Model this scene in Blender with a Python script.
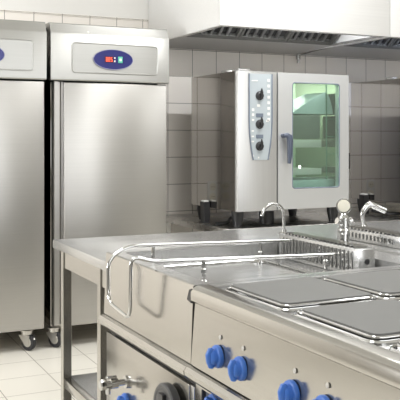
import bpy, bmesh, math, random
from mathutils import Vector, Matrix
random.seed(4)
PI = math.pi
S = bpy.context.scene
for o in list(bpy.data.objects):
    bpy.data.objects.remove(o)
COL = S.collection

# ------------------------------------------------------------------ camera
EYE = 1.29
cam = bpy.data.cameras.new('camera')
cam.sensor_width = 36
cam.lens = 814 / 400 * 36
cam.shift_y = -0.155
cam.clip_start = 0.05
camo = bpy.data.objects.new('camera', cam)
camo.location = (0, 0, EYE)
camo.rotation_euler = (PI / 2, 0, -math.radians(25.8))
COL.objects.link(camo)
S.camera = camo

# ------------------------------------------------------------------ world, light, exposure
w = bpy.data.worlds.new('world')
S.world = w
w.use_nodes = True
w.node_tree.nodes['Background'].inputs[0].default_value = (1.0, 0.99, 0.97, 1)
w.node_tree.nodes['Background'].inputs[1].default_value = 0.6
S.view_settings.view_transform = 'Standard'
S.view_settings.look = 'None'
S.view_settings.gamma = 1
S.view_settings.use_curve_mapping = False
S.view_settings.exposure = 0.08
S.cycles.use_denoising = True
S.cycles.max_bounces = 8
S.cycles.sample_clamp_indirect = 6


def area(name, loc, rot, sx, sy, power, col=(1, 1, 1)):
    l = bpy.data.lights.new(name, 'AREA')
    l.shape = 'RECTANGLE'
    l.size, l.size_y = sx, sy
    l.energy = power
    l.color = col
    o = bpy.data.objects.new(name, l)
    o.location = loc
    o.rotation_euler = rot
    COL.objects.link(o)
    return o


# daylight through the tall window in the left wall and the windows behind the camera
area('window_daylight', (-2.42, 3.62, 1.50), (0, -PI / 2, 0), 0.95, 0.6, 70, (0.98, 0.99, 1.0))
area('rear_daylight', (1.6, -2.3, 1.75), (-PI / 2 + PI, 0, 0), 3.6, 1.6, 60, (0.97, 0.985, 1.0))
# ceiling luminaires
for (x, y, p) in ((0.2, 1.2, 9), (0.2, 3.6, 28), (2.6, 1.2, 20), (2.6, 3.4, 34), (4.8, 1.2, 34)):
    area('luminaire_light', (x, y, 2.93), (0, 0, 0), 1.2, 0.6, p, (1.0, 1.0, 0.99))


# ------------------------------------------------------------------ materials
def newmat(name):
    m = bpy.data.materials.new(name)
    m.use_nodes = True
    return m, m.node_tree.nodes, m.node_tree.links, m.node_tree.nodes['Principled BSDF']


def plain(name, col, rough=0.5, metal=0.0, spec=0.5, emit=None, noise=0.0):
    m, n, l, b = newmat(name)
    b.inputs['Base Color'].default_value = (*col, 1)
    b.inputs['Roughness'].default_value = rough
    b.inputs['Metallic'].default_value = metal
    b.inputs['Specular IOR Level'].default_value = spec
    if emit:
        b.inputs['Emission Color'].default_value = (*col, 1)
        b.inputs['Emission Strength'].default_value = emit
    if noise:
        g = n.new('ShaderNodeNewGeometry')
        t = n.new('ShaderNodeTexNoise')
        t.inputs['Scale'].default_value = 6
        t.inputs['Detail'].default_value = 4
        r = n.new('ShaderNodeMapRange')
        r.inputs['To Min'].default_value = max(0.02, rough - noise)
        r.inputs['To Max'].default_value = rough + noise
        l.new(g.outputs['Position'], t.inputs['Vector'])
        l.new(t.outputs['Fac'], r.inputs['Value'])
        l.new(r.outputs['Result'], b.inputs['Roughness'])
    return m


def steel(name, col, rough, axis='x', streak=0.06, bump=0.02, metal=1.0, aniso=0.0, grain=0.025):
    """brushed stainless steel, grain running along one axis"""
    m, n, l, b = newmat(name)
    b.inputs['Metallic'].default_value = metal
    g = n.new('ShaderNodeNewGeometry')
    mp = n.new('ShaderNodeMapping')
    sc = {'x': (1.5, 160, 160), 'y': (160, 1.5, 160), 'z': (160, 160, 1.5)}[axis]
    mp.inputs['Scale'].default_value = sc
    t = n.new('ShaderNodeTexNoise')
    t.inputs['Scale'].default_value = 1.0
    t.inputs['Detail'].default_value = 3
    l.new(g.outputs['Position'], mp.inputs['Vector'])
    l.new(mp.outputs['Vector'], t.inputs['Vector'])
    t2 = n.new('ShaderNodeTexNoise')
    t2.inputs['Scale'].default_value = 2.2
    t2.inputs['Detail'].default_value = 2
    l.new(g.outputs['Position'], t2.inputs['Vector'])
    add = n.new('ShaderNodeMath')
    add.operation = 'ADD'
    l.new(t.outputs['Fac'], add.inputs[0])
    l.new(t2.outputs['Fac'], add.inputs[1])
    r = n.new('ShaderNodeMapRange')
    r.inputs['From Min'].default_value = 0.6
    r.inputs['From Max'].default_value = 1.4
    r.inputs['To Min'].default_value = max(0.03, rough - streak)
    r.inputs['To Max'].default_value = rough + streak
    l.new(add.outputs[0], r.inputs['Value'])
    l.new(r.outputs['Result'], b.inputs['Roughness'])
    cr = n.new('ShaderNodeMapRange')
    cr.inputs['From Min'].default_value = 0.3
    cr.inputs['From Max'].default_value = 0.7
    cr.inputs['To Min'].default_value = 1 - grain
    cr.inputs['To Max'].default_value = 1 + grain
    l.new(t.outputs['Fac'], cr.inputs['Value'])
    mx = n.new('ShaderNodeVectorMath')
    mx.operation = 'SCALE'
    mx.inputs[0].default_value = col
    l.new(cr.outputs['Result'], mx.inputs['Scale'])
    l.new(mx.outputs['Vector'], b.inputs['Base Color'])
    if aniso:
        b.inputs['Anisotropic'].default_value = aniso
        tv = n.new('ShaderNodeCombineXYZ')
        tv.inputs[2].default_value = 1.0
        l.new(tv.outputs[0], b.inputs['Tangent'])
    if bump:
        bp = n.new('ShaderNodeBump')
        bp.inputs['Strength'].default_value = bump
        bp.inputs['Distance'].default_value = 0.002
        l.new(t2.outputs['Fac'], bp.inputs['Height'])
        l.new(bp.outputs['Normal'], b.inputs['Normal'])
    return m


def tiles(name, col, grout, a, b_, size, org, mortar, rough, var=0.03, bump=0.25):
    """square tiles from world position; a, b_ = the two axes of the surface"""
    m, n, l, b = newmat(name)
    g = n.new('ShaderNodeNewGeometry')
    sp = n.new('ShaderNodeSeparateXYZ')
    l.new(g.outputs['Position'], sp.inputs[0])
    cb = n.new('ShaderNodeCombineXYZ')
    for k, ax in enumerate((a, b_)):
        s = n.new('ShaderNodeMath')
        s.operation = 'SUBTRACT'
        s.inputs[1].default_value = org[k] - size * 60
        l.new(sp.outputs['XYZ'.index(ax)], s.inputs[0])
        l.new(s.outputs[0], cb.inputs[k])
    br = n.new('ShaderNodeTexBrick')
    br.offset = 0
    br.squash = 1
    br.inputs['Scale'].default_value = 1
    br.inputs['Brick Width'].default_value = size
    br.inputs['Row Height'].default_value = size
    br.inputs['Mortar Size'].default_value = mortar
    br.inputs['Mortar Smooth'].default_value = 0.1
    br.inputs['Bias'].default_value = 0
    c1 = tuple(c * (1 - var) for c in col)
    br.inputs['Color1'].default_value = (*col, 1)
    br.inputs['Color2'].default_value = (*c1, 1)
    br.inputs['Mortar'].default_value = (*grout, 1)
    l.new(cb.outputs[0], br.inputs['Vector'])
    l.new(br.outputs['Color'], b.inputs['Base Color'])
    b.inputs['Roughness'].default_value = rough
    bp = n.new('ShaderNodeBump')
    bp.invert = True
    bp.inputs['Strength'].default_value = bump
    bp.inputs['Distance'].default_value = 0.002
    l.new(br.outputs['Fac'], bp.inputs['Height'])
    l.new(bp.outputs['Normal'], b.inputs['Normal'])
    return m


M = {}
M['plaster'] = plain('white_plaster', (0.86, 0.85, 0.82), 0.8)
M['cream'] = plain('cream_paint', (0.52, 0.505, 0.47), 0.8)
M['walltile'] = tiles('wall_tiles', (0.92, 0.875, 0.815), (0.24, 0.22, 0.195), 'X', 'Z', 0.2022, (1.416, 1.955), 0.0022, 0.38)
M['floortile'] = tiles('floor_tiles', (0.76, 0.73, 0.66), (0.25, 0.22, 0.18), 'X', 'Y', 0.30, (1.19, 4.37), 0.0022, 0.35, 0.02, 0.15)
M['fridge'] = steel('fridge_steel', (0.47, 0.46, 0.44), 0.31, 'x', 0.02, 0.0, 1.0, 0.8)
M['header'] = steel('fridge_header_steel', (0.47, 0.47, 0.455), 0.36, 'x', 0.02, 0.0, 1.0, 0.6)
M['top'] = steel('worktop_steel', (0.52, 0.52, 0.515), 0.25, 'x', 0.0, 0.0, 0.75, grain=0.0)
M['front'] = steel('island_front_steel', (0.455, 0.44, 0.41), 0.17, 'y', 0.02, 0.0, 0.93)
M['side'] = steel('polished_side_steel', (0.44, 0.425, 0.405), 0.05, 'z', 0.0, 0.0)
M['oven'] = steel('oven_front_steel', (0.60, 0.60, 0.595), 0.34, 'z', 0.02, 0.0, 0.75)
M['hood'] = steel('hood_steel', (0.88, 0.88, 0.875), 0.45, 'x', 0.02, 0.0, 0.25)
M['filter'] = steel('filter_steel', (0.16, 0.16, 0.15), 0.45, 'x', 0.05, 0, 0.7)
M['chrome'] = plain('chrome', (0.58, 0.58, 0.575), 0.06, 1.0)
M['darksteel'] = plain('dark_counter_steel', (0.60, 0.59, 0.57), 0.28, 1.0, noise=0.05)
M['plate'] = plain('cast_iron_hot_plate', (0.165, 0.165, 0.16), 0.5, 0.0, spec=0.3, noise=0.05)
M['rubber'] = plain('black_rubber', (0.02, 0.02, 0.022), 0.6)
M['black'] = plain('black_plastic', (0.025, 0.025, 0.027), 0.35)
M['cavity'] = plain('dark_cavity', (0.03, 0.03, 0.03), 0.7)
M['charcoal'] = plain('charcoal_plastic', (0.07, 0.07, 0.072), 0.4)
M['blue'] = plain('blue_knob_plastic', (0.045, 0.165, 0.58), 0.32)
M['badge'] = plain('navy_badge', (0.022, 0.025, 0.15), 0.25)
M['badgerim'] = plain('badge_rim', (0.30, 0.30, 0.42), 0.3, 0.6)
M['red'] = plain('red_digits', (1.0, 0.16, 0.08), 0.5, emit=0.9)
M['displayglass'] = plain('display_window', (0.10, 0.03, 0.05), 0.2)
M['green'] = plain('green_switch', (0.10, 0.50, 0.36), 0.4)
M['white'] = plain('white_plastic', (0.82, 0.82, 0.80), 0.4)
M['panel'] = plain('pale_blue_control_panel', (0.45, 0.50, 0.53), 0.35)
M['slate'] = plain('slate_grey_plastic', (0.07, 0.085, 0.125), 0.35)
M['slateline'] = plain('slate_trim', (0.16, 0.19, 0.24), 0.4)
M['bezel'] = plain('pale_door_steel', (0.66, 0.67, 0.675), 0.38, 0.6)
M['ovengreen'] = plain('green_reflection', (0.52, 0.68, 0.48), 0.4)  # oven interior colours imitate the reflection in the door glass
M['ovengrey'] = plain('grey_reflection', (0.17, 0.20, 0.18), 0.4, 0.0)
M['ovenpale'] = plain('pale_reflection', (0.66, 0.70, 0.66), 0.4, 0.2)
M['cyan'] = plain('cyan_reflection', (0.48, 0.64, 0.63), 0.35, 0.0)
M['grout'] = plain('reflected_dark_line', (0.10, 0.22, 0.16), 0.6)
M['lamp'] = plain('lamp_glow', (1, 0.97, 0.9), 0.5, emit=4)
M['cream_disc'] = plain('cream_plastic', (0.80, 0.77, 0.66), 0.35)
M['dull_lens'] = plain('dull_pilot_lens', (0.58, 0.56, 0.52), 0.4)
M['tray'] = plain('hood_tray_steel', (0.36, 0.36, 0.355), 0.35, 0.9)
M['galv'] = plain('zinc_caster_metal', (0.62, 0.60, 0.56), 0.32, 0.9)
m, n, l, b = newmat('tinted_door_glass')
for x in list(n):
    if x.type != 'OUTPUT_MATERIAL':
        n.remove(x)
tr = n.new('ShaderNodeBsdfTransparent')
tr.inputs[0].default_value = (0.90, 0.96, 0.92, 1)
gl = n.new('ShaderNodeBsdfGlossy')
gl.inputs['Color'].default_value = (0.8, 0.95, 0.9, 1)
gl.inputs['Roughness'].default_value = 0.03
mx = n.new('ShaderNodeMixShader')
mx.inputs[0].default_value = 0.20
l.new(tr.outputs[0], mx.inputs[1])
l.new(gl.outputs[0], mx.inputs[2])
l.new(mx.outputs[0], [x for x in n if x.type == 'OUTPUT_MATERIAL'][0].inputs[0])
M['glass'] = m


# ------------------------------------------------------------------ mesh helpers (all in world coordinates)
def B():
    return bmesh.new()


def box(bm, x0, x1, y0, y1, z0, z1, bev=0.0, seg=2):
    r = bmesh.ops.create_cube(bm, size=1.0)
    vs = r['verts']
    for v in vs:
        v.co = Vector(((x0 + x1) / 2 + v.co.x * (x1 - x0), (y0 + y1) / 2 + v.co.y * (y1 - y0), (z0 + z1) / 2 + v.co.z * (z1 - z0)))
    if bev > 0:
        es = list({e for v in vs for e in v.link_edges})
        bmesh.ops.bevel(bm, geom=es, offset=bev, segments=seg, profile=0.5, affect='EDGES')
    return bm


def prism(bm, pts, axis, a, b):
    """extrude a 2D outline. axis 'x': pts=(y,z); 'y': pts=(x,z); 'z': pts=(x,y)"""
    def P(p, t):
        return {'x': (t, p[0], p[1]), 'y': (p[0], t, p[1]), 'z': (p[0], p[1], t)}[axis]
    v0 = [bm.verts.new(P(p, a)) for p in pts]
    v1 = [bm.verts.new(P(p, b)) for p in pts]
    fs = [bm.faces.new(v0), bm.faces.new(v1[::-1])]
    for i in range(len(pts)):
        j = (i + 1) % len(pts)
        fs.append(bm.faces.new((v0[i], v1[i], v1[j], v0[j])))
    bmesh.ops.recalc_face_normals(bm, faces=fs)
    return bm


def rrect(x0, x1, y0, y1, r, n=5):
    pts = []
    for cx, cy, a0 in ((x1 - r, y1 - r, 0), (x0 + r, y1 - r, PI / 2), (x0 + r, y0 + r, PI), (x1 - r, y0 + r, 1.5 * PI)):
        for k in range(n + 1):
            a = a0 + PI / 2 * k / n
            pts.append((cx + r * math.cos(a), cy + r * math.sin(a)))
    return pts


def rounded(pts, r, n=5, closed=False):
    """round the corners of a 3D polyline"""
    pts = [Vector(p) for p in pts]
    out = []
    N = len(pts)
    for i, p in enumerate(pts):
        if not closed and i in (0, N - 1):
            out.append(p)
            continue
        a, c = pts[i - 1], pts[(i + 1) % N]
        d1, d2 = (a - p), (c - p)
        q = min(r, d1.length * 0.49, d2.length * 0.49)
        s, e = p + d1.normalized() * q, p + d2.normalized() * q
        for k in range(n + 1):
            t = k / n
            out.append((1 - t) ** 2 * s + 2 * t * (1 - t) * p + t * t * e)
    return out


def tube(bm, pts, r, sides=12, closed=False, caps=True):
    pts = [Vector(p) for p in pts]
    N = len(pts)
    rs = r if isinstance(r, (list, tuple)) else [r] * N
    rings = []
    up = None
    for i in range(N):
        if closed:
            t = (pts[(i + 1) % N] - pts[i - 1]).normalized()
        else:
            t = (pts[min(i + 1, N - 1)] - pts[max(i - 1, 0)]).normalized()
        if up is None:
            up = t.orthogonal().normalized()
        up = (up - t * up.dot(t)).normalized()
        w_ = t.cross(up)
        rings.append([bm.verts.new(pts[i] + (up * math.cos(2 * PI * k / sides) + w_ * math.sin(2 * PI * k / sides)) * rs[i]) for k in range(sides)])
    fs = []
    rng = range(N) if closed else range(N - 1)
    for i in rng:
        a, c = rings[i], rings[(i + 1) % N]
        for k in range(sides):
            fs.append(bm.faces.new((a[k], a[(k + 1) % sides], c[(k + 1) % sides], c[k])))
    if caps and not closed:
        fs.append(bm.faces.new(rings[0][::-1]))
        fs.append(bm.faces.new(rings[-1]))
    bmesh.ops.recalc_face_normals(bm, faces=fs)
    return bm


def lathe(bm, base, axis, prof, sides=28):
    """prof: list of (radius, distance along axis from base)"""
    base, ax = Vector(base), Vector(axis).normalized()
    pts = [base + ax * d for r, d in prof]
    u = ax.orthogonal().normalized()
    w_ = ax.cross(u)
    rings = []
    for (r, d), p in zip(prof, pts):
        rings.append([bm.verts.new(p + (u * math.cos(2 * PI * k / sides) + w_ * math.sin(2 * PI * k / sides)) * max(r, 1e-4)) for k in range(sides)])
    fs = []
    for a, c in zip(rings, rings[1:]):
        for k in range(sides):
            fs.append(bm.faces.new((a[k], a[(k + 1) % sides], c[(k + 1) % sides], c[k])))
    fs.append(bm.faces.new(rings[0][::-1]))
    fs.append(bm.faces.new(rings[-1]))
    bmesh.ops.recalc_face_normals(bm, faces=fs)
    return bm


def plate_hole(bm, axis, x0, x1, y0, y1, hole, a, b):
    """rectangular plate with a hole outline (list of 2D points, same layout as prism)"""
    def P(p, t):
        return {'x': (t, p[0], p[1]), 'y': (p[0], t, p[1]), 'z': (p[0], p[1], t)}[axis]
    N = len(hole)
    cx, cy = sum(p[0] for p in hole) / N, sum(p[1] for p in hole) / N
    outer = []
    for p in hole:
        dx, dy = p[0] - cx, p[1] - cy
        t = 1e9
        if dx > 1e-9: t = min(t, (x1 - cx) / dx)
        if dx < -1e-9: t = min(t, (x0 - cx) / dx)
        if dy > 1e-9: t = min(t, (y1 - cy) / dy)
        if dy < -1e-9: t = min(t, (y0 - cy) / dy)
        outer.append([cx + dx * t, cy + dy * t])
    for c in ((x0, y0), (x1, y0), (x1, y1), (x0, y1)):
        k = min(range(N), key=lambda i: (outer[i][0] - c[0]) ** 2 + (outer[i][1] - c[1]) ** 2)
        outer[k] = list(c)
    I = [[bm.verts.new(P(p, t)) for p in hole] for t in (a, b)]
    O = [[bm.verts.new(P(p, t)) for p in outer] for t in (a, b)]
    fs = []
    for i in range(N):
        j = (i + 1) % N
        fs.append(bm.faces.new((I[0][i], I[0][j], O[0][j], O[0][i])))
        fs.append(bm.faces.new((I[1][i], O[1][i], O[1][j], I[1][j])))
        fs.append(bm.faces.new((I[0][i], I[1][i], I[1][j], I[0][j])))
        fs.append(bm.faces.new((O[0][i], O[0][j], O[1][j], O[1][i])))
    bmesh.ops.recalc_face_normals(bm, faces=fs)
    return bm


# ------------------------------------------------------------------ object helpers
ORG = {}


def origin(o):
    return ORG.get(o.name, Vector((0, 0, 0)))


def link(name, bm, mat, parent=None, org=None, smooth=True):
    """bm in world coordinates; becomes ONE mesh object under parent"""
    if org is None:
        xs = [v.co.x for v in bm.verts]
        ys = [v.co.y for v in bm.verts]
        zs = [v.co.z for v in bm.verts]
        org = Vector(((min(xs) + max(xs)) / 2, (min(ys) + max(ys)) / 2, min(zs)))
    org = Vector(org)
    for v in bm.verts:
        v.co -= org
    me = bpy.data.meshes.new(name)
    bm.to_mesh(me)
    bm.free()
    mats = mat if isinstance(mat, (list, tuple)) else [mat]
    for mm in mats:
        me.materials.append(mm)
    o = bpy.data.objects.new(name, me)
    COL.objects.link(o)
    if smooth:
        for p in me.polygons:
            p.use_smooth = True
        try:
            me.set_sharp_from_angle(angle=math.radians(32))
        except Exception:
            for p in me.polygons:
                p.use_smooth = False
    if parent:
        o.parent = parent
        o.location = org - origin(parent)
    else:
        o.location = org
    ORG[o.name] = org
    return o


def thing(name, loc, label, cat, group=None):
    o = bpy.data.objects.new(name, None)
    o.empty_display_size = 0.1
    COL.objects.link(o)
    o.location = loc
    ORG[o.name] = Vector(loc)
    o['label'] = label
    o['category'] = cat
    if group:
        o['group'] = group
    return o


def tag(o, label, cat, group=None):
    o['label'] = label
    o['category'] = cat
    if group:
        o['group'] = group
    return o


def struct(o):
    o['kind'] = 'structure'
    return o


def copy_tree(o, parent=None):
    c = o.copy()
    COL.objects.link(c)
    if parent:
        c.parent = parent
    for ch in [x for x in list(COL.objects) if x.parent is o]:
        copy_tree(ch, c)
    return c


def text_bm(s, size, extrude=0.001):
    cu = bpy.data.curves.new('lettering', 'FONT')
    cu.body = s
    cu.size = size
    cu.extrude = extrude
    cu.align_x = 'CENTER'
    cu.align_y = 'CENTER'
    o = bpy.data.objects.new('lettering', cu)
    COL.objects.link(o)
    bpy.context.view_layer.update()
    dg = bpy.context.evaluated_depsgraph_get()
    me = bpy.data.meshes.new_from_object(o.evaluated_get(dg))
    bm = bmesh.new()
    bm.from_mesh(me)
    bpy.data.objects.remove(o)
    bpy.data.curves.remove(cu)
    bpy.data.meshes.remove(me)
    return bm


# ================================================================== the room
X0, X1, Y0, Y1, ZC = -2.5, 7.0, -2.5, 5.57, 3.0
TILE_TOP = 2.157
struct(link('floor', box(B(), X0, X1, Y0, Y1, -0.1, 0), M['floortile']))
struct(link('ceiling', box(B(), X0, X1, Y0, Y1, ZC, ZC + 0.1), M['plaster']))
# back wall: tiled below, plaster above
bm = box(B(), X0, X1, Y1, Y1 + 0.15, TILE_TOP, ZC)
k = len(bm.faces)
box(bm, X0, X1, Y1, Y1 + 0.15, 0, TILE_TOP)
bm.faces.ensure_lookup_table()
for f_ in bm.faces[k:]:
    f_.material_index = 1
for v in bm.verts:
    if v.co.z > TILE_TOP - 1e-5 and v.co.y < Y1 + 0.01 and any(len(e.link_faces) for e in v.link_edges):
        pass
struct(link('wall_back', bm, [M['plaster'], M['walltile']], smooth=False))
struct(link('trim_1', prism(B(), [(Y1 - 0.008, TILE_TOP - 0.006), (Y1, TILE_TOP + 0.006), (Y1, TILE_TOP - 0.006)], 'x', X0, X1), M['walltile']))
struct(link('wall_right', box(B(), X1, X1 + 0.15, Y0, Y1, 0, ZC), M['cream']))
# left wall with a window opening
bm = B()
box(bm, X0 - 0.15, X0, Y0, 3.2, 0, ZC)
box(bm, X0 - 0.15, X0, 4.05, Y1, 0, ZC)
box(bm, X0 - 0.15, X0, 3.2, 4.05, 0, 0.92)
box(bm, X0 - 0.15, X0, 3.2, 4.05, 2.08, ZC)
struct(link('wall_left', bm, M['cream']))
struct(link('window_1', plate_hole(B(), 'x', 3.2, 4.05, 0.92, 2.08, rrect(3.26, 3.99, 0.98, 2.02, 0.004, 2), X0 - 0.1, X0 - 0.05), M['white']))
bm = B()
box(bm, X0, -0.2, Y0 - 0.15, Y0, 0, ZC)
box(bm, 3.4, X1, Y0 - 0.15, Y0, 0, ZC)
box(bm, -0.2, 3.4, Y0 - 0.15, Y0, 0, 0.95)
box(bm, -0.2, 3.4, Y0 - 0.15, Y0, 2.6, ZC)
struct(link('wall_front', bm, M['cream']))
bm = B()
for x in (-0.2, 0.98, 2.16, 3.34):
    box(bm, x, x + 0.06, Y0 - 0.1, Y0 - 0.05, 0.95, 2.6)
box(bm, -0.2, 3.4, Y0 - 0.1, Y0 - 0.05, 0.95, 1.01)
box(bm, -0.2, 3.4, Y0 - 0.1, Y0 - 0.05, 2.54, 2.6)
struct(link('window_2', bm, M['white']))

# ================================================================== refrigerators
FY = 4.85


def caster(parent, x, y, ang=0.5):
    """swivel caster, wheel axis turned by ang around z"""
    ca, sa = math.cos(ang), math.sin(ang)
    c = link('caster', lathe(B(), (x, y, 0.094), (0, 0, 1), [(0.030, 0), (0.034, 0.004), (0.034, 0.020), (0.04, 0.022), (0.04, 0.030)], 20), M['galv'], parent)
    ax = Vector((ca, sa, 0))
    fw = Vector((-sa, ca, 0))
    ctr = Vector((x, y, 0.0515)) - fw * 0.016
    bm = B()
    prof = [(0.026, -0.015), (0.045, -0.015), (0.0505, -0.010), (0.0515, 0), (0.0505, 0.010), (0.045, 0.015), (0.026, 0.015)]
    lathe(bm, ctr, ax, prof, 28)
    link('wheel', bm, M['rubber'], c)
    link('hub', lathe(B(), ctr - ax * 0.019, ax, [(0.026, 0), (0.029, 0.004), (0.029, 0.034), (0.026, 0.038)], 20), M['galv'], c)
    bm = B()
    for s in (-1, 1):
        o = ctr + ax * 0.0225 * s
        t = Vector((x, y, 0.094)) + ax * 0.0225 * s
        pts = [o - fw * 0.014 - Vector((0, 0, 0.014)), o + fw * 0.012 - Vector((0, 0, 0.016)), t + fw * 0.046, t - fw * 0.040]
        va = [bm.verts.new(p + ax * 0.002) for p in pts]
        vb = [bm.verts.new(p - ax * 0.002) for p in pts]
        fs = [bm.faces.new(va), bm.faces.new(vb[::-1])]
        for i in range(4):
            fs.append(bm.faces.new((va[i], vb[i], vb[(i + 1) % 4], va[(i + 1) % 4])))
        bmesh.ops.recalc_face_normals(bm, faces=fs)
    link('fork', bm, M['galv'], c)
    # brake pedal, leaning out over the wheel
    bm = B()
    p0 = Vector((x, y, 0.088)) - fw * 0.025
    p1 = p0 - fw * 0.035 - Vector((0, 0, 0.022))
    tube(bm, [p0, (p0 + p1) / 2 + Vector((0, 0, 0.004)), p1], [0.008, 0.012, 0.010], 8)
    link('brake_pedal', bm, M['galv'], c)
    return c


def fridge(x0, label, grp, inset=0.050):
    x1 = x0 + 0.782
    t = thing('upright_refrigerator', ((x0 + x1) / 2, FY + 0.3, 0), label, 'refrigerator', grp)
    link('cabinet', box(B(), x0 + 0.018, x1 - inset, FY + 0.055, 5.50, 0.13, 1.965, 0.004), M['side'], t)
    # narrow front frame strip on the hinge side, with its grooves
    bm = prism(B(), [(x0 + 0.022, FY + 0.055), (x0 + 0.022, FY + 0.02), (x0 + 0.030, FY + 0.008), (x0 + 0.052, FY + 0.008), (x0 + 0.056, FY + 0.030), (x0 + 0.070, FY + 0.030), (x0 + 0.076, FY + 0.016), (x0 + 0.084, FY + 0.016), (x0 + 0.084, FY + 0.055)], 'z', 0.145, 1.636)
    link('frame_strip', bm, M['fridge'], t)
    # door
    d = link('door', box(B(), x0 + 0.086, x1 - 0.008, FY, FY + 0.052, 0.135, 1.634, 0.007, 3), M['fridge'], t)
    link('gasket', box(B(), x0 + 0.095, x1 - 0.03, FY + 0.0521, FY + 0.0549, 0.15, 1.62), M['rubber'], d)
    # header: front face leaning back at the top
    hp = [(FY - 0.012, 1.642), (FY - 0.018, 1.650), (FY - 0.018, 1.925), (FY - 0.012, 1.936), (FY + 0.010, 1.990), (FY + 0.020, 1.996), (FY + 0.30, 1.996), (FY + 0.30, 1.967), (FY + 0.0545, 1.967), (FY + 0.0545, 1.642)]
    h = link('header', prism(B(), hp, 'x', x0, x1), M['header'], t)
    # pressed panel with a rim on the header
    px0, px1, pz0, pz1 = x0 + 0.135, x1 - 0.085, 1.695, 1.875
    bm = prism(B(), rrect(px0, px1, pz0, pz1, 0.018), 'y', FY - 0.0225, FY - 0.0175)
    link('pressed_panel', bm, M['header'], h)
    bm = B()
    tube(bm, [(p[0], FY - 0.0225, p[1]) for p in rrect(px0, px1, pz0, pz1, 0.018)], 0.0035, 8, closed=True)
    link('panel_rim', bm, M['header'], h)
    cx, cz = x0 + 0.397, 1.780
    N = 40
    bm = prism(B(), [(cx + 0.130 * math.cos(2 * PI * k / N), cz + 0.062 * math.sin(2 * PI * k / N)) for k in range(N)], 'y', FY - 0.030, FY - 0.0226)
    bd = link('badge', bm, M['badge'], h)
    bm = B()
    tube(bm, [(cx + 0.130 * math.cos(2 * PI * k / N), FY - 0.028, cz + 0.062 * math.sin(2 * PI * k / N)) for k in range(N)], 0.0028, 8, closed=True)
    bm2 = link('badge_rim', bm, M['badgerim'], h)
    ds = link('display', box(B(), cx - 0.058, cx - 0.002, FY - 0.033, FY - 0.0302, cz - 0.019, cz + 0.019), M['displayglass'], h)
    bm = B()
    # three red seven-segment digits, 0 0 5
    segs = {'0': 'abcdef', '5': 'afgcd'}
    for q, ch in enumerate('005'):
        ox, w_, hh, s = cx - 0.050 + q * 0.0155, 0.0105, 0.026, 0.0026
        oz = cz - hh / 2
        R = {'a': (0, w_, hh - s, hh), 'g': (0, w_, hh / 2 - s / 2, hh / 2 + s / 2), 'd': (0, w_, 0, s),
             'f': (0, s, hh / 2, hh), 'e': (0, s, 0, hh / 2), 'b': (w_ - s, w_, hh / 2, hh), 'c': (w_ - s, w_, 0, hh / 2)}
        for sg in segs[ch]:
            a, b_, c_, d_ = R[sg]
            box(bm, ox + a, ox + b_, FY - 0.0345, FY - 0.0332, oz + c_, oz + d_)
    link('digits', bm, M['red'], h)
    bm = B()
    for dz in (-0.010, 0.010):
        box(bm, cx + 0.004, cx + 0.012, FY - 0.033, FY - 0.0302, cz + dz - 0.005, cz + dz + 0.005)
    link('buttons', bm, M['white'], h)
    sw = link('switch', box(B(), cx + 0.030, cx + 0.060, FY - 0.034, FY - 0.0302, cz - 0.020, cz + 0.020, 0.002), M['green'], h)
    link('switch_mark', box(B(), cx + 0.038, cx + 0.052, FY - 0.0356, FY - 0.0341, cz - 0.008, cz + 0.008), M['white'], h)
    link('screw', lathe(B(), (x0 + 0.24, FY - 0.0, 1.940), (0, -1, 0.7), [(0.008, 0), (0.008, 0.010), (0.005, 0.014)], 12), M['white'], h)
    link('underframe', box(B(), x0 + 0.03, x1 - 0.06, FY + 0.06, 5.48, 0.1245, 0.1295), M['galv'], t)
    caster(t, x0 + 0.042, FY + 0.068, 0.62)
    caster(t, x1 - 0.100, FY + 0.068, 0.62)
    caster(t, x0 + 0.060, 5.44, -0.3)
    caster(t, x1 - 0.100, 5.44, 0.2)
    return t


fridge(1.332, 'stainless steel upright refrigerator beside the tiled wall gap, whole navy oval badge showing', 'steel refrigerators along the back wall')
fridge(0.524, 'stainless steel upright refrigerator cut by the left edge of the photo', 'steel refrigerators along the back wall', 0.004)

# ================================================================== extractor hoods
HZ = 1.978
HY = 4.41


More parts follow.
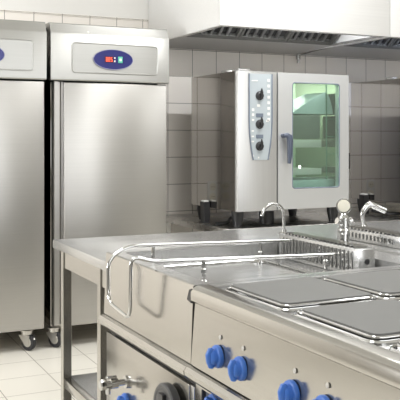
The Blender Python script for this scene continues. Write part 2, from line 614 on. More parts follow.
def hood(x0, x1, label):
    t = thing('extractor_hood', ((x0 + x1) / 2, 5.56, HZ), label, 'extractor hood', 'extractor hoods over the ovens')
    zt = 2.995
    link('front_panel', box(B(), x0, x1, HY, HY + 0.02, HZ, zt, 0.002), M['hood'], t)
    link('side_panel', box(B(), x0, x0 + 0.018, HY + 0.0205, 5.565, HZ, zt), M['hood'], t)
    link('side_panel', box(B(), x1 - 0.018, x1, HY + 0.0205, 5.565, HZ, zt), M['hood'], t)
    # folded gutter lip around the lower edge
    bm = B()
    box(bm, x0 + 0.019, x1 - 0.019, HY + 0.021, HY + 0.06, HZ, HZ + 0.012)
    box(bm, x0 + 0.019, x0 + 0.050, HY + 0.061, 5.035, HZ, HZ + 0.012)
    box(bm, x1 - 0.050, x1 - 0.019, HY + 0.061, 5.035, HZ, HZ + 0.012)
    link('gutter_lip', bm, M['top'], t)
    link('back_tray', prism(B(), [(5.04, HZ + 0.004), (5.04, HZ + 0.05), (5.06, HZ + 0.05), (5.06, HZ + 0.010), (5.56, HZ - 0.012), (5.56, HZ - 0.018)], 'x', x0 + 0.019, x1 - 0.019), M['tray'], t)
    link('inner_back', box(B(), x0 + 0.019, x1 - 0.019, 5.40, 5.42, HZ + 0.03, zt - 0.01), M['cavity'], t)
    # sloping grease filters with deep slats
    nf = 3
    wd = (x1 - x0 - 0.10) / nf
    ya, za, yb, zb = 5.03, HZ + 0.022, 4.60, HZ + 0.36
    dl = math.hypot(yb - ya, zb - za)
    dy, dz = (yb - ya) / dl, (zb - za) / dl
    ny, nz = -dz, dy                      # towards the cook
    if nz > 0:
        ny, nz = -ny, -nz

    def P(u, v):
        return (ya + dy * u + ny * v, za + dz * u + nz * v)
    for q in range(nf):
        fx0 = x0 + 0.05 + q * wd
        fx1 = fx0 + wd - 0.004
        bm = B()
        for (a, b_) in ((0, 0.03), (dl - 0.03, dl)):
            prism(bm, [P(a, 0), P(b_, 0), P(b_, 0.03), P(a, 0.03)], 'x', fx0, fx1)
        for (a, b_) in ((fx0, fx0 + 0.02), (fx1 - 0.02, fx1)):
            prism(bm, [P(0.03, 0), P(dl - 0.03, 0), P(dl - 0.03, 0.03), P(0.03, 0.03)], 'x', a, b_)
        f_ = link('grease_filter', bm, M['filter'], t)
        bm = B()
        k = fx0 + 0.045
        while k < fx1 - 0.04:
            prism(bm, [P(0.03, 0.004), P(dl - 0.03, 0.004), P(dl - 0.03, 0.024), P(0.03, 0.024)], 'x', k, k + 0.020)
            k += 0.062
        link('slats', bm, M['tray'], f_)
        link('filter_backing', prism(B(), [P(0.03, -0.002), P(dl - 0.03, -0.002), P(dl - 0.03, -0.006), P(0.03, -0.006)], 'x', fx0, fx1), M['cavity'], f_)
    # corner grease drain
    bm = lathe(B(), (x1 - 0.035, 5.50, HZ - 0.016), (0, 0, -1), [(0.012, 0), (0.012, 0.012), (0.018, 0.014), (0.018, 0.045), (0.010, 0.050), (0.010, 0.075)], 16)
    link('drain_cock', bm, M['top'], t)
    return t


hood(2.268, 3.562, 'large steel extractor hood over the glass-door oven, dark slatted filters underneath')
hood(3.568, 4.90, 'second steel extractor hood at the right edge, with a bluish lit underside')
# strip lamps fixed inside the front of each hood
for cx, col, pw, lab in ((2.915, (0.98, 0.99, 1.0), 15, 'neutral white strip lamp inside the large left extractor hood'),
                         (4.20, (0.72, 0.80, 1.0), 14, 'cool white strip lamp inside the right extractor hood')):
    lt = thing('hood_lamp', (cx, 4.47, HZ + 0.20), lab, 'lamp')
    link('housing', box(B(), cx - 0.45, cx + 0.45, 4.432, 4.462, HZ + 0.18, HZ + 0.24), M['white'], lt)
    area('tube_light', (cx, 4.468, HZ + 0.21), (math.radians(20), 0, 0), 0.85, 0.05, pw, col)

# ================================================================== wall counter and combi ovens
CT = 0.72
t = thing('wall_counter', (3.9, 5.1, 0), 'dark grey steel counter along the tiled wall carrying both ovens', 'counter')
link('counter_top', box(B(), 2.34, 5.6, 4.50, 5.55, CT - 0.04, CT, 0.004), M['darksteel'], t)
for x in (2.38, 3.45, 4.5, 5.55):
    for y in (4.56, 5.48):
        link('leg', box(B(), x - 0.02, x + 0.02, y - 0.02, y + 0.02, 0, CT - 0.0405), M['top'], t)
link('lower_shelf', box(B(), 2.40, 5.53, 4.59, 5.45, 0.28, 0.30), M['darksteel'], t)

OY = 4.52


def oven(x0, label):
    W = 0.858
    x1 = x0 + W
    yb = 5.20
    z0, z1 = 0.823, 1.716
    t = thing('combi_oven', (x0 + W / 2, 4.86, CT), label, 'oven', 'combination ovens on the wall counter')
    s = 0.0
    # casing: real shell so the window looks into a cavity
    gx0 = x0 + 0.310            # cavity
    gx1 = x1 - 0.06
    link('side_panel', box(B(), x0, x0 + 0.012, OY + 0.035, yb, z0, z1), M['side'], t)
    link('side_panel', box(B(), x1 - 0.012, x1, OY + 0.055, yb, z0, z1), M['side'], t)
    link('roof', box(B(), x0 + 0.0125, x1 - 0.0125, OY + 0.055, yb, z1 - 0.012, z1), M['side'], t)
    link('base', box(B(), x0 + 0.0125, x1 - 0.0125, OY + 0.055, yb, z0, z0 + 0.03), M['side'], t)
    link('back_panel', box(B(), x0 + 0.0125, x1 - 0.0125, yb - 0.02, yb - 0.0005, z0 + 0.031, z1 - 0.0125), M['side'], t)
    # left front column with rounded outer edge
    bm = prism(B(), [(x0, OY + 0.034), (x0, OY + 0.018), (x0 + 0.006, OY + 0.006), (x0 + 0.018, OY), (x0 + 0.288, OY), (x0 + 0.288, OY + 0.034)], 'z', z0, z1)
    fc = link('front_column', bm, M['oven'], t)
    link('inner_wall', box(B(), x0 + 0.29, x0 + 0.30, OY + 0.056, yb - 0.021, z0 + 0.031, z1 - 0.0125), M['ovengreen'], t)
    # control panel, narrowing at its foot
    a, b_ = x0 + 0.082, x0 + 0.250
    pz0, pz1 = 1.150, 1.700
    N = 10
    out = [(a, pz1), (a, 1.42)]
    out += [(a + 0.030 * (k / N) ** 2, 1.42 - (1.42 - pz0) * k / N) for k in range(1, N + 1)]
    out += [(b_ - 0.030 * (k / N) ** 2, 1.42 - (1.42 - pz0) * k / N) for k in range(N, 0, -1)]
    out += [(b_, 1.42), (b_, pz1)]
    cp = link('control_panel', prism(B(), out, 'y', OY - 0.005, OY - 0.0005), M['panel'], t)
    bm = B()
    half = len(out) // 2
    tube(bm, [(p[0], OY - 0.006, p[1]) for p in out[:half]], 0.0045, 8)
    link('panel_edge', bm, M['slateline'], cp)
    bm = B()
    tube(bm, [(p[0], OY - 0.006, p[1]) for p in out[half:]], 0.0045, 8)
    link('panel_edge', bm, M['slateline'], cp)
    kx = x0 + 0.158
    for kz in (1.560, 1.378, 1.238):
        kb = link('control_knob', lathe(B(), (kx, OY - 0.0052, kz), (0, -1, 0), [(0.029, 0), (0.029, 0.004), (0.024, 0.006), (0.021, 0.020), (0.018, 0.023)], 24), M['black'], t)
        link('knob_grip', prism(B(), [(kx - 0.007, kz - 0.022), (kx + 0.007, kz - 0.022), (kx + 0.009, kz + 0.022), (kx, kz + 0.046), (kx - 0.009, kz + 0.022)], 'y', OY - 0.0385, OY - 0.0285), M['black'], kb)
    for kz in (1.435, 1.300):
        link('digit_display', box(B(), kx - 0.026, kx + 0.026, OY - 0.0075, OY - 0.0052, kz - 0.012, kz + 0.012), M['slateline'], cp)
    # programme marks: a column of small squares with symbols
    mk = [(0.225, 1.66 - 0.036 * k, 0.011, 0.011) for k in range(8)]
    mk += [(0.150, 1.497, 0.013, 0.010), (0.110, 1.47, 0.010, 0.010), (0.110, 1.438, 0.010, 0.010), (0.110, 1.405, 0.010, 0.007), (0.215, 1.40, 0.012, 0.008), (0.108, 1.335, 0.010, 0.006), (0.108, 1.30, 0.010, 0.006), (0.108, 1.268, 0.010, 0.006), (0.122, 1.655, 0.026, 0.004), (0.112, 1.175, 0.004, 0.010), (0.150, 1.165, 0.006, 0.006)]
    for (mx_, mz, hw, hh) in mk:
        hw, hh = hw * 0.85, hh * 0.85
        link('control_mark', box(B(), x0 + mx_ - hw, x0 + mx_ + hw, OY - 0.0068, OY - 0.0052, mz - hh, mz + hh), M['white'], cp)
    # door
    dx0, dx1 = x0 + 0.298, x1 - 0.004
    wx0, wx1 = x0 + 0.405, x0 + 0.782
    wz0, wz1 = 0.958, 1.655
    bm = plate_hole(B(), 'y', dx0, dx1, z0 + 0.004, z1 - 0.002, rrect(wx0, wx1, wz0, wz1, 0.022, 7), OY - 0.002, OY + 0.050)
    d = link('door', bm, M['bezel'], t)
    bm = B()
    tube(bm, [(p[0], OY + 0.0, p[1]) for p in rrect(wx0 + 0.003, wx1 - 0.003, wz0 + 0.003, wz1 - 0.003, 0.02, 7)], 0.004, 8, closed=True)
    link('window_seal', bm, M['slateline'], d)
    link('glass_pane', box(B(), wx0 + 0.0005, wx1 - 0.0005, OY + 0.010, OY + 0.014, wz0 + 0.0005, wz1 - 0.0005), M['glass'], d)
    hd = link('handle', B_handle(x0 + 0.352), M['slate'], d)
    link('hinge', box(B(), x1 - 0.002, x1 + 0.012, OY + 0.004, OY + 0.045, 1.08, 1.19, 0.003), M['black'], d)
    # inside of the oven
    gy1 = yb - 0.022
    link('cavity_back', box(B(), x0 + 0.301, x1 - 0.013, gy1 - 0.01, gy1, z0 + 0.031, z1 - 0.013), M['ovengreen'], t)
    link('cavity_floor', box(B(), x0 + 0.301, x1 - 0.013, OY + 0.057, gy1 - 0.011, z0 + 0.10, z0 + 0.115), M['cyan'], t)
    # rack, tray and hood shapes imitate the room reflected in the glass
    link('reflected_box', box(B(), x0 + 0.40, x0 + 0.735, 4.68, 4.98, 1.285, 1.448, 0.004), M['ovengrey'], t)
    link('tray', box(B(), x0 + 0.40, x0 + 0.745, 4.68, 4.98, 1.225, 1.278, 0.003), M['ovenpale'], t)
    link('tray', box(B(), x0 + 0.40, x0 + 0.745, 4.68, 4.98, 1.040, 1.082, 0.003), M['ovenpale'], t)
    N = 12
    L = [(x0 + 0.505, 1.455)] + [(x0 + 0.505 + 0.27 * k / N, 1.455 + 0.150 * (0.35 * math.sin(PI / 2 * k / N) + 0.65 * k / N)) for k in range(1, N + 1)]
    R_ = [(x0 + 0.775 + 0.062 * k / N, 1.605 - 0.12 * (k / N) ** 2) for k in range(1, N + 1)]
    link('reflected_hood', prism(B(), L + R_ + [(x0 + 0.837, 1.455)], 'y', 4.68, 4.93), M['cyan'], t)
    link('reflected_band', box(B(), x0 + 0.395, x0 + 0.84, 4.66, 5.02, 0.955, 1.005, 0.004), M['cyan'], t)
    link('reflected_edge', tube(B(), [(x0 + 0.775, 4.665, z0 + 0.116), (x0 + 0.775, 4.665, z1 - 0.014)], 0.005, 8), M['grout'], t)
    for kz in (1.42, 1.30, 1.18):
        link('reflected_tile_line', tube(B(), [(x0 + 0.781, 4.665, kz), (x0 + 0.842, 4.665, kz)], 0.003, 8), M['grout'], t)  # dark bars imitate tile lines reflected in the glass
    link('oven_bulb', lathe(B(), (x0 + 0.580, 4.70, 1.0825), (0, 0, 1), [(0.004, 0), (0.010, 0.008), (0.010, 0.014), (0.003, 0.022)], 16), M['lamp'], t)
    # feet
    for (fx, fy) in ((x0 + 0.05, OY + 0.09), (x1 - 0.07, OY + 0.09), (x0 + 0.05, yb - 0.08), (x1 - 0.07, yb - 0.08)):
        link('foot', lathe(B(), (fx, fy, CT + 0.0005), (0, 0, 1), [(0.026, 0), (0.028, 0.01), (0.040, 0.07), (0.042, 0.1022)], 20), M['black'], t)
    link('drip_duct', lathe(B(), (x0 + 0.33, OY + 0.20, CT + 0.0005), (0, 0, 1), [(0.05, 0), (0.05, 0.08), (0.07, 0.085), (0.07, 0.1022)], 20), M['black'], t)
    # vents on the roof
    link('vent_cap', box(B(), x0 + 0.05, x0 + 0.09, 4.76, 4.84, z1 + 0.0003, z1 + 0.022, 0.003), M['top'], t)
    link('vent_cap', box(B(), x0 + 0.05, x0 + 0.14, 4.60, 4.66, z1 + 0.0003, z1 + 0.020, 0.003), M['top'], t)
    return t


def B_handle(hx):
    bm = B()
    # boss on the door, neck, and lever hanging down
    tube(bm, [(hx - 0.020, OY - 0.0022, 1.305), (hx - 0.020, OY - 0.030, 1.305)], 0.014, 14)
    pts = [(hx - 0.032, OY - 0.036, 1.306), (hx - 0.010, OY - 0.040, 1.308), (hx + 0.006, OY - 0.042, 1.298), (hx + 0.010, OY - 0.044, 1.27), (hx + 0.009, OY - 0.044, 1.20), (hx + 0.006, OY - 0.042, 1.125)]
    tube(bm, pts, [0.012, 0.017, 0.021, 0.021, 0.018, 0.012], 14)
    return bm


ov = oven(2.447, 'large steel combination oven with three dark knobs, lever handle and green-tinted glass door')
# second oven: only its left side is in view
ov2 = oven(3.82, 'combination oven at the right edge of the photo showing only its grey polished side')

# added area lights, brightening the shapes inside the first oven
area('oven_fill_light', (2.447 + 0.57, 5.06, 1.690), (math.radians(15), 0, 0), 0.45, 0.04, 3.6, (1.0, 1.0, 0.97))
area('oven_front_fill_light', (2.447 + 0.57, 4.60, 1.690), (math.radians(50), 0, 0), 0.40, 0.03, 0.7, (1.0, 1.0, 0.97))


# black connector blocks standing on the counter
def connector(x, y, label):
    t = thing('hose_connector', (x, y, CT), label, 'connector', 'black connectors beside the ovens')
    bm = prism(B(), [(x - 0.018, CT + 0.0005), (x + 0.022, CT + 0.0005), (x + 0.022, CT + 0.14), (x - 0.024, CT + 0.14)], 'y', y - 0.03, y + 0.03)
    link('housing', bm, M['black'], t)
    link('cap', box(B(), x - 0.020, x + 0.016, y - 0.026, y + 0.026, CT + 0.1405, CT + 0.150, 0.003), M['white'], t)
    return t


connector(2.422, 4.93, 'black plastic connector block on the counter, left of the glass-door oven')
connector(3.795, 5.00, 'black plastic connector block on the counter, left of the right-hand oven')
for pts, lab in (
        ([(2.40, 4.72, CT + 0.012), (2.50, 4.74, CT + 0.012), (2.56, 4.84, CT + 0.030), (2.66, 4.86, CT + 0.055), (2.70, 5.00, CT + 0.060)], 'black cable looping under the glass-door oven'),
        ([(3.79, 4.90, CT + 0.030), (3.88, 4.76, CT + 0.012), (4.00, 4.74, CT + 0.020), (4.12, 4.78, CT + 0.055), (4.34, 4.90, CT + 0.070)], 'black cable looping under the right-hand oven')):
    bm = B()
    sm = rounded(pts, 0.06, 4)
    tube(bm, sm, 0.011, 10)
    tag(link('power_cable', bm, M['black']), lab, 'cable', 'black cables under the ovens')


# wall sockets (seen mirrored in the polished oven sides)
def sockets(x, z, label):
    t = thing('wall_socket', (x, Y1, z), label, 'socket', 'white wall sockets above the counter')
    fr = link('socket_frame', box(B(), x - 0.042, x + 0.042, Y1 - 0.0125, Y1 - 0.0005, z - 0.08, z + 0.08, 0.004), M['white'], t)
    for dz in (-0.038, 0.038):
        lq = link('socket_insert', lathe(B(), (x, Y1 - 0.0128, z + dz), (0, -1, 0), [(0.029, 0), (0.029, 0.003), (0.022, 0.004)], 24), M['cream_disc'], t)
        bm = B()
        for dx in (-0.009, 0.009):
            lathe(bm, (x + dx, Y1 - 0.0170, z + dz), (0, -1, 0), [(0.003, 0), (0.003, 0.001)], 10)
        link('pin_holes', bm, M['black'], lq)


sockets(2.10, 0.88, 'white double wall socket near the right refrigerator, seen mirrored in the oven side')
sockets(3.35, 0.86, 'white double wall socket between the two ovens')

# ================================================================== the cooking island
FX = 0.92
# ---- end table
TY0, TY1, TX1, TT = 2.64, 3.31, 2.80, 0.868
t = thing('work_table', (1.86, 2.97, 0), 'stainless steel work table with lower shelf at the far end of the cooking island', 'table')
bm = box(B(), FX, TX1, TY0, TY1, TT - 0.034, TT, 0.003)
link('table_top', bm, M['top'], t)
bm = B()
box(bm, FX + 0.022, FX + 0.036, TY0 + 0.004, 2.751, TT - 0.105, TT - 0.0345)
box(bm, FX + 0.022, FX + 0.036, 2.788, 3.213, TT - 0.105, TT - 0.0345)
box(bm, FX + 0.037, TX1 - 0.03, TY1 - 0.06, TY1 - 0.042, TT - 0.105, TT - 0.0345)
box(bm, TX1 - 0.036, TX1 - 0.018, TY0 + 0.05, TY1 - 0.061, TT - 0.105, TT - 0.0345)
link('apron', bm, M['front'], t)
for (x, y) in ((FX + 0.018, 3.214), (FX + 0.018, 2.752), (TX1 - 0.058, 3.214), (TX1 - 0.058, 2.752), (1.84, 3.214)):
    lg = link('leg', box(B(), x - 0.0005, x + 0.035, y, y + 0.035, 0.03, TT - 0.036, 0.0015, 1), M['front'], t)
    link('foot', lathe(B(), (x + 0.017, y + 0.017, 0.0), (0, 0, 1), [(0.016, 0), (0.016, 0.008), (0.012, 0.012), (0.012, 0.0299)], 16), M['black'], lg)
link('lower_shelf', box(B(), FX + 0.054, TX1 - 0.062, TY0 + 0.01, TY1 - 0.06, 0.275, 0.312, 0.003), M['top'], t)
bm = B()
box(bm, FX + 0.022, FX + 0.0535, 2.788, 3.213, 0.275, 0.312, 0.003)
link('shelf_edge', bm, M['front'], t)


def knob(parent, y, z, x=None, r=0.032, name='knob', tilt=0.0):
    x = (FX - 0.0155) if x is None else x
    ax = Vector((-1, 0, 0))
    bm = lathe(B(), (x, y, z), ax, [(r * 0.98, 0), (r, 0.003), (r, 0.006), (r * 0.93, 0.010), (r * 0.70, 0.012), (r * 0.68, 0.015), (r * 0.66, 0.021), (r * 0.54, 0.025), (r * 0.25, 0.027)], 30)
    k = link(name, bm, M['blue'], parent)
    bm = tube(B(), [(x - 0.017, y, z - r * 0.92), (x - 0.019, y, z - r * 0.8), (x - 0.024, y, z - r * 0.3), (x - 0.026, y, z + r * 0.2), (x - 0.020, y, z + r * 0.66), (x - 0.018, y, z + r * 0.76)], [0.005, 0.009, 0.010, 0.010, 0.009, 0.004], 12)
    link('knob_grip', bm, M['blue'], k)
    return k


# ---- boiling / pasta unit
UY0, UY1, UX1 = 1.936, 2.632, 1.66
UT = 0.902
t = thing('bratt_pan_unit', ((FX + UX1) / 2, (UY0 + UY1) / 2, 0), 'stainless cooking unit between work table and hob, with bent rail hanging over its front', 'cooking unit')
link('body', box(B(), FX + 0.03, UX1, UY0 + 0.001, UY1, 0.12, 0.84, 0.002), M['front'], t)
# raised rim round a sunk deck
hole = rrect(FX + 0.05, UX1 - 0.015, UY0 + 0.035, UY1 - 0.035, 0.02, 6)
link('rim', plate_hole(B(), 'z', FX + 0.004, UX1, UY0 + 0.002, UY1, hole, 0.8435, UT), M['top'], t)
link('sunk_deck', box(B(), FX + 0.045, UX1 - 0.005, UY0 + 0.03, UY1 - 0.03, 0.8405, 0.848), M['top'], t)
bm = B()
tube(bm, [(p[0], p[1], 0.852) for p in rrect(FX + 0.13, UX1 - 0.20, UY0 + 0.10, UY1 - 0.10, 0.05, 6)], 0.006, 8, closed=True)
link('basin_rim', bm, M['chrome'], t)
link('front_panel', prism(B(), [(FX + 0.0035, 0.9025), (FX - 0.001, 0.9005), (FX - 0.0025, 0.897), (FX - 0.010, 0.695), (FX + 0.029, 0.695), (FX + 0.029, 0.8425), (FX + 0.0035, 0.8425)], 'y', UY0 + 0.003, UY1), M['front'], t)
bead = [(FX - 0.006, 0.6945), (FX - 0.024, 0.690), (FX - 0.032, 0.680), (FX - 0.030, 0.668), (FX - 0.018, 0.656), (FX - 0.004, 0.650), (FX + 0.029, 0.650), (FX + 0.029, 0.6945)]
link('front_trim', prism(B(), bead, 'y', UY0 + 0.001, UY1), M['front'], t)
link('shadow_gap', box(B(), FX + 0.006, FX + 0.0295, UY0 + 0.002, UY1 - 0.005, 0.636, 0.6495), M['cavity'], t)
dr = link('lower_door', box(B(), FX - 0.004, FX + 0.0295, UY0 + 0.030, UY1 - 0.006, 0.14, 0.634, 0.004), M['front'], t)
link('door_jamb', box(B(), FX - 0.001, FX + 0.0295, UY0 + 0.002, UY0 + 0.024, 0.14, 0.634, 0.002), M['top'], t)
for (x, y) in ((FX + 0.09, UY0 + 0.07), (FX + 0.09, UY1 - 0.07), (UX1 - 0.07, UY0 + 0.07), (UX1 - 0.07, UY1 - 0.07)):
    link('leg', lathe(B(), (x, y, 0), (0, 0, 1), [(0.028, 0), (0.028, 0.01), (0.02, 0.02), (0.02, 0.1198)], 16), M['chrome'], t)
# the rail: two arms over the deck joined by a loop hanging over the front
rail = [(1.572, 2.500, 0.920), (0.925, 2.450, 0.944), (0.860, 2.450, 0.905), (0.860, 2.445, 0.772), (0.860, 2.255, 0.754), (0.860, 2.246, 0.944), (0.925, 2.246, 0.922), (1.572, 2.218, 0.906)]
r_ = link('guard_rail', tube(B(), rounded(rail, 0.040, 6), 0.0060, 12), M['chrome'], t)
for (x, y, zr) in ((1.018, 2.4572, 0.9405), (1.44, 2.4898, 0.925), (1.095, 2.2387, 0.9178), (1.53, 2.2198, 0.907)):
    bm = lathe(B(), (x, y, 0.8485), (0, 0, 1), [(0.012, 0), (0.012, 0.004), (0.006, 0.008), (0.006, 0.026), (0.009, 0.029), (0.009, 0.040), (0.006, 0.044), (0.006, zr - 0.0068 - 0.8485)], 14)
    link('rail_post', bm, M['chrome'], t)


def flue(name, parent, x0, x1, y0, y1, z0, z1):
    """low chimney with a perforated top and a square closed end"""
    f_ = link(name, box(B(), x0, x1, y0, y1, z0, z1, 0.004), M['top'], parent)
    bm = B()
    y = y0 + 0.03
    while y < y1 - 0.02:
        box(bm, x0 + 0.006, x1 - 0.006, y, y + 0.009, z1 + 0.0003, z1 + 0.008, 0.001, 1)
        box(bm, x0 - 0.006, x0 - 0.0003, y, y + 0.009, z0 + 0.012, z1 - 0.008, 0.001, 1)
        y += 0.022
    link('louvres', bm, M['chrome'], f_)
    link('end_hole', lathe(B(), ((x0 + x1) / 2, y0 - 0.0005, (z0 + z1) / 2 + 0.004), (0, -1, 0), [(0.009, 0), (0.009, 0.002)], 16), M['black'], f_)
    return f_


flue('flue', t, 1.573, 1.637, 2.10, 2.585, 0.8485, 0.936)
# chrome drain tap on the door
ty, tz = 2.425, 0.517
tp = link('drain_tap', tube(B(), [(FX - 0.0045, ty, tz), (FX - 0.012, ty, tz), (FX - 0.014, ty, tz), (FX - 0.035, ty, tz), (FX - 0.037, ty, tz), (FX - 0.060, ty, tz), (FX - 0.062, ty, tz), (FX - 0.075, ty, tz)], [0.020, 0.020, 0.010, 0.010, 0.016, 0.016, 0.010, 0.010], 16), M['chrome'], dr)
link('tap_lever', box(B(), FX - 0.075, FX - 0.040, ty - 0.005, ty + 0.005, tz + 0.0165, tz + 0.025, 0.002), M['chrome'], tp)
bm = lathe(B(), (FX - 0.0755, ty, tz), (-1, 0, 0), [(0.013, 0), (0.017, 0.003), (0.017, 0.016), (0.013, 0.020)], 8)
link('tap_nut', bm, M['chrome'], tp)
link('tap_spout', tube(B(), [(FX - 0.068, ty, tz - 0.0105), (FX - 0.068, ty, tz - 0.030)], 0.008, 12), M['chrome'], tp)
knob(t, 2.430, 0.450, FX - 0.0045, 0.030)
# big black rotary handle
wy, wz, wr = 2.045, 0.540, 0.078
bm = lathe(B(), (FX - 0.0045, wy, wz), (-1, 0, 0), [(0.03, 0), (0.03, 0.012), (wr * 0.96, 0.013), (wr, 0.018), (wr, 0.034), (wr * 0.95, 0.038), (wr * 0.84, 0.0385), (wr * 0.80, 0.0365), (0.012, 0.0365)], 36)
wh = link('hand_wheel', bm, M['charcoal'], dr)
link('wheel_grip', prism(B(), [(wy - 0.014, wz - 0.052), (wy + 0.014, wz - 0.052), (wy + 0.014, wz + 0.052), (wy - 0.014, wz + 0.052)], 'x', FX - 0.052, FX - 0.0415), M['black'], wh)

# ---- electric hob
SY0, SY1, SX1, ST = 0.60, 1.934, 1.72, 0.902
t = thing('electric_hob', ((FX + SX1) / 2, (SY0 + SY1) / 2, 0), 'stainless electric hob with square grey hot plates and blue knobs, nearest on the island', 'cooker')
link('body', box(B(), FX + 0.03, SX1, SY0, SY1 - 0.001, 0.66, 0.872, 0.002), M['front'], t)
link('cabinet', plate_hole(B(), 'x', SY0, SY1 - 0.001, 0.12, 0.6595, rrect(SY0 + 0.05, SY1 - 0.035, 0.16, 0.640, 0.005, 2), FX + 0.002, FX + 0.05), M['front'], t)
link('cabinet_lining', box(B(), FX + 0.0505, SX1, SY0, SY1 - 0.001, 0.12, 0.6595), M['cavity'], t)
# top: pressed deck inside a rounded front rail
lip = [(FX + 0.040, ST), (FX + 0.012, ST), (FX + 0.002, ST - 0.002), (FX - 0.008, ST - 0.008), (FX - 0.012, ST - 0.016), (FX - 0.012, ST - 0.038), (FX - 0.006, ST - 0.043), (FX + 0.0, ST - 0.044), (FX + 0.040, ST - 0.029)]
link('front_rail', prism(B(), lip, 'y', SY0, SY1), M['front'], t)
link('deck', box(B(), FX + 0.0405, SX1, SY0, SY1 - 0.0005, 0.8725, ST - 0.007, 0.002), M['top'], t)
bm = B()
box(bm, FX + 0.041, SX1, SY1 - 0.018, SY1, ST - 0.0065, ST)
box(bm, SX1 - 0.02, SX1, SY0, SY1 - 0.0185, ST - 0.0065, ST)
link('deck_rim', bm, M['top'], t)
link('control_panel', prism(B(), [(FX - 0.002, 0.857), (FX - 0.014, 0.6975), (FX + 0.029, 0.6975), (FX + 0.029, 0.857)], 'y', SY0, SY1 - 0.016), M['front'], t)
link('panel_end', prism(B(), [(FX - 0.000, 0.857), (FX - 0.012, 0.6975), (FX + 0.029, 0.6975), (FX + 0.029, 0.857)], 'y', SY1 - 0.0125, SY1 - 0.001), M['front'], t)
bead = [(x, z + 0.002) for x, z in [(FX - 0.006, 0.6945), (FX - 0.024, 0.690), (FX - 0.032, 0.680), (FX - 0.030, 0.668), (FX - 0.018, 0.656), (FX + 0.0, 0.658), (FX + 0.029, 0.658), (FX + 0.029, 0.6945)]]
link('front_trim', prism(B(), bead, 'y', SY0, SY1 - 0.001), M['front'], t)
link('dark_notch', prism(B(), [(SY1 + 0.0003, ST - 0.008), (SY1 + 0.012, ST - 0.012), (SY1 + 0.026, ST - 0.040), (SY1 + 0.0003, ST - 0.046)], 'x', FX - 0.0115, FX - 0.0045), M['black'], t)  # black wedge stands in for the dark hollow at the lip's end
for (px, py) in ((0.985, 1.590), (1.275, 1.590), (0.985, 1.262), (1.275, 1.262), (0.985, 0.934), (1.275, 0.934)):
    p = link('hot_plate', prism(B(), rrect(px, px + 0.252, py, py + 0.270, 0.020, 5), 'z', ST - 0.0008, ST + 0.010), M['plate'], t)
    bm = B()
    tube(bm, [(q[0], q[1], ST + 0.0035) for q in rrect(px - 0.003, px + 0.255, py - 0.003, py + 0.273, 0.023, 5)], 0.0038, 8, closed=True)
    link('plate_band', bm, M['chrome'], p)
    bm = B()
    tube(bm, [(q[0], q[1], ST - 0.005) for q in rrect(px - 0.015, px + 0.267, py - 0.015, py + 0.285, 0.034, 5)], 0.0058, 8, closed=True)
    link('pressed_groove', bm, M['chrome'], p)
for y, z in ((1.776, 0.755), (1.660, 0.755), (1.438, 0.760), (1.320, 0.762), (1.10, 0.755), (0.98, 0.755)):
    knob(t, y, z, FX - 0.0105, 0.0282)
    link('pilot_light', lathe(B(), (FX - 0.0075, y - 0.003, z + 0.047), (-1, 0, 0.08), [(0.0055, 0), (0.0055, 0.0015), (0.004, 0.002)], 12), M['dull_lens'], t)
knob(t, 1.835, 0.615, FX + 0.010, 0.030)
link('valve_plate', box(B(), FX + 0.0105, FX + 0.030, 1.770, 1.890, 0.57, 0.635), M['slate'], t)
for (x, y) in ((FX + 0.09, SY0 + 0.07), (FX + 0.09, SY1 - 0.07), (SX1 - 0.07, SY0 + 0.07), (SX1 - 0.07, SY1 - 0.07)):
    link('leg', lathe(B(), (x, y, 0), (0, 0, 1), [(0.028, 0), (0.028, 0.01), (0.02, 0.02), (0.02, 0.1198)], 16), M['chrome'], t)

# ---- rear row of the island
t = thing('rear_cooking_unit', (2.2, 1.9, 0), 'rear steel cooking unit on the far side of the island, behind the hob', 'cooking unit')
link('body', box(B(), 1.80, 2.56, 1.0, 2.632, 0.12, 0.872, 0.003), M['front'], t)
hole = rrect(1.96, 2.50, 1.95, 2.58, 0.03, 5)
link('rim', plate_hole(B(), 'z', 1.80, 2.56, 1.90, 2.632, hole, 0.8725, UT), M['top'], t)
link('sunk_deck', box(B(), 1.95, 2.51, 1.94, 2.59, 0.873, 0.880), M['top'], t)
link('hob_top', box(B(), 1.80, 2.56, 1.0, 1.898, 0.8725, UT, 0.003), M['top'], t)
flue('flue', t, 1.862, 1.945, 2.25, 2.628, UT + 0.0005, UT + 0.040)
bm = tube(B(), rounded([(1.99, 2.50, UT + 0.012), (2.45, 2.50, UT + 0.045), (2.45, 2.30, UT + 0.045), (1.99, 2.30, UT + 0.012)], 0.03, 5), 0.007, 10)
link('guard_rail', bm, M['chrome'], t)
for (x, y) in ((1.87, 1.07), (1.87, 2.56), (2.49, 1.07), (2.49, 2.56)):
    link('leg', lathe(B(), (x, y, 0), (0, 0, 1), [(0.028, 0), (0.028, 0.01), (0.02, 0.02), (0.02, 0.1198)], 16), M['chrome'], t)
# service bridge between the rows
tag(link('service_cover', prism(B(), [(1.722, 1.0), (1.798, 1.0), (1.798, 2.63), (1.662, 2.63), (1.662, 1.938), (1.722, 1.938)], 'z', 0.80, 0.895), M['top']), 'narrow steel service cover between the two rows of the island', 'cover')

# ================================================================== taps on the table
z0 = TT
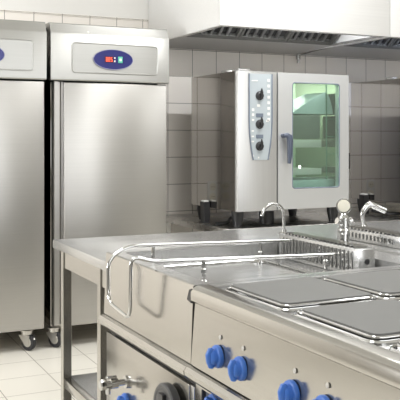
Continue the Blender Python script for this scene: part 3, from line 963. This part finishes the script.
# swan-neck
bx, by = 1.885, 3.055
t = thing('swan_neck_tap', (bx, by, z0), 'slim chrome swan-neck tap in front of the glass-door oven, spout turned left', 'tap', 'chrome taps on the island')
link('base', lathe(B(), (bx, by, z0 + 0.0003), (0, 0, 1), [(0.022, 0), (0.022, 0.006), (0.012, 0.012), (0.012, 0.022)], 18), M['chrome'], t)
arc = [(bx, by, z0 + 0.0223), (bx, by, z0 + 0.085)]
R = 0.058
for k in range(1, 13):
    a = PI * k / 12 * 0.93
    arc.append((bx - R + R * math.cos(a), by - 0.10 * (R - R * math.cos(a)), z0 + 0.085 + R * 0.85 * math.sin(a)))
arc.append((bx - 2 * R - 0.001, by - 0.01, z0 + 0.085))
link('spout', tube(B(), arc, 0.0075, 12), M['chrome'], t)
# column tap with a round cream dial
bx, by = 1.762, 2.44
z0 = 0.895
t = thing('column_tap', (bx, by, z0), 'stout chrome column tap topped by a round cream dial', 'tap', 'chrome taps on the island')
link('column', lathe(B(), (bx, by, z0 + 0.0003), (0, 0, 1), [(0.030, 0), (0.030, 0.008), (0.017, 0.012), (0.017, 0.045), (0.022, 0.050), (0.022, 0.060), (0.018, 0.066), (0.020, 0.085), (0.020, 0.105), (0.012, 0.115), (0.011, 0.130)], 22), M['chrome'], t)
dv = Vector((-0.62, -0.78, 0.06)).normalized()
dc = Vector((bx, by, z0 + 0.148))
dl_ = link('dial', lathe(B(), dc - dv * 0.012, dv, [(0.020, 0), (0.027, 0.005), (0.028, 0.018), (0.025, 0.026)], 28), M['chrome'], t)
link('dial_face', lathe(B(), dc + dv * 0.0142, dv, [(0.0225, 0), (0.0215, 0.004), (0.012, 0.006)], 28), M['cream_disc'], dl_)
for sx in (-1, 1):
    link('side_valve', tube(B(), [(bx + sx * 0.020, by, z0 + 0.092), (bx + sx * 0.032, by, z0 + 0.095)], [0.009, 0.012], 12), M['chrome'], t)
# bent mixer at right
bx, by = 2.30, 3.03
z0 = TT
t = thing('mixer_tap', (bx, by, z0), 'chrome mixer tap with short bent spout pointing right, near the right edge', 'tap', 'chrome taps on the island')
link('base', lathe(B(), (bx, by, z0 + 0.0003), (0, 0, 1), [(0.026, 0), (0.026, 0.008), (0.015, 0.014), (0.014, 0.024)], 18), M['chrome'], t)
nk = rounded([(bx, by, z0 + 0.0243), (bx - 0.016, by, z0 + 0.075), (bx + 0.020, by - 0.01, z0 + 0.122), (bx + 0.055, by - 0.02, z0 + 0.105), (bx + 0.095, by - 0.03, z0 + 0.088)], 0.03, 5)
link('spout', tube(B(), nk, [0.010 + 0.005 * min(1, i / (len(nk) - 1) * 2) for i in range(len(nk))], 14), M['chrome'], t)

# ================================================================== ceiling luminaires (above the frame)
for (x, y), lab in zip(((0.2, 1.2), (0.2, 3.6), (2.6, 1.2), (2.6, 3.4), (4.8, 1.2)), ('left front', 'left rear', 'middle front', 'middle rear', 'right front')):
    t = thing('ceiling_luminaire', (x, y, 2.94), 'white ceiling luminaire above the ' + lab + ' of the kitchen', 'ceiling light', 'ceiling luminaires')
    link('housing', box(B(), x - 0.63, x + 0.63, y - 0.33, y + 0.33, 2.945, 2.999, 0.004), M['white'], t)

bpy.context.view_layer.update()
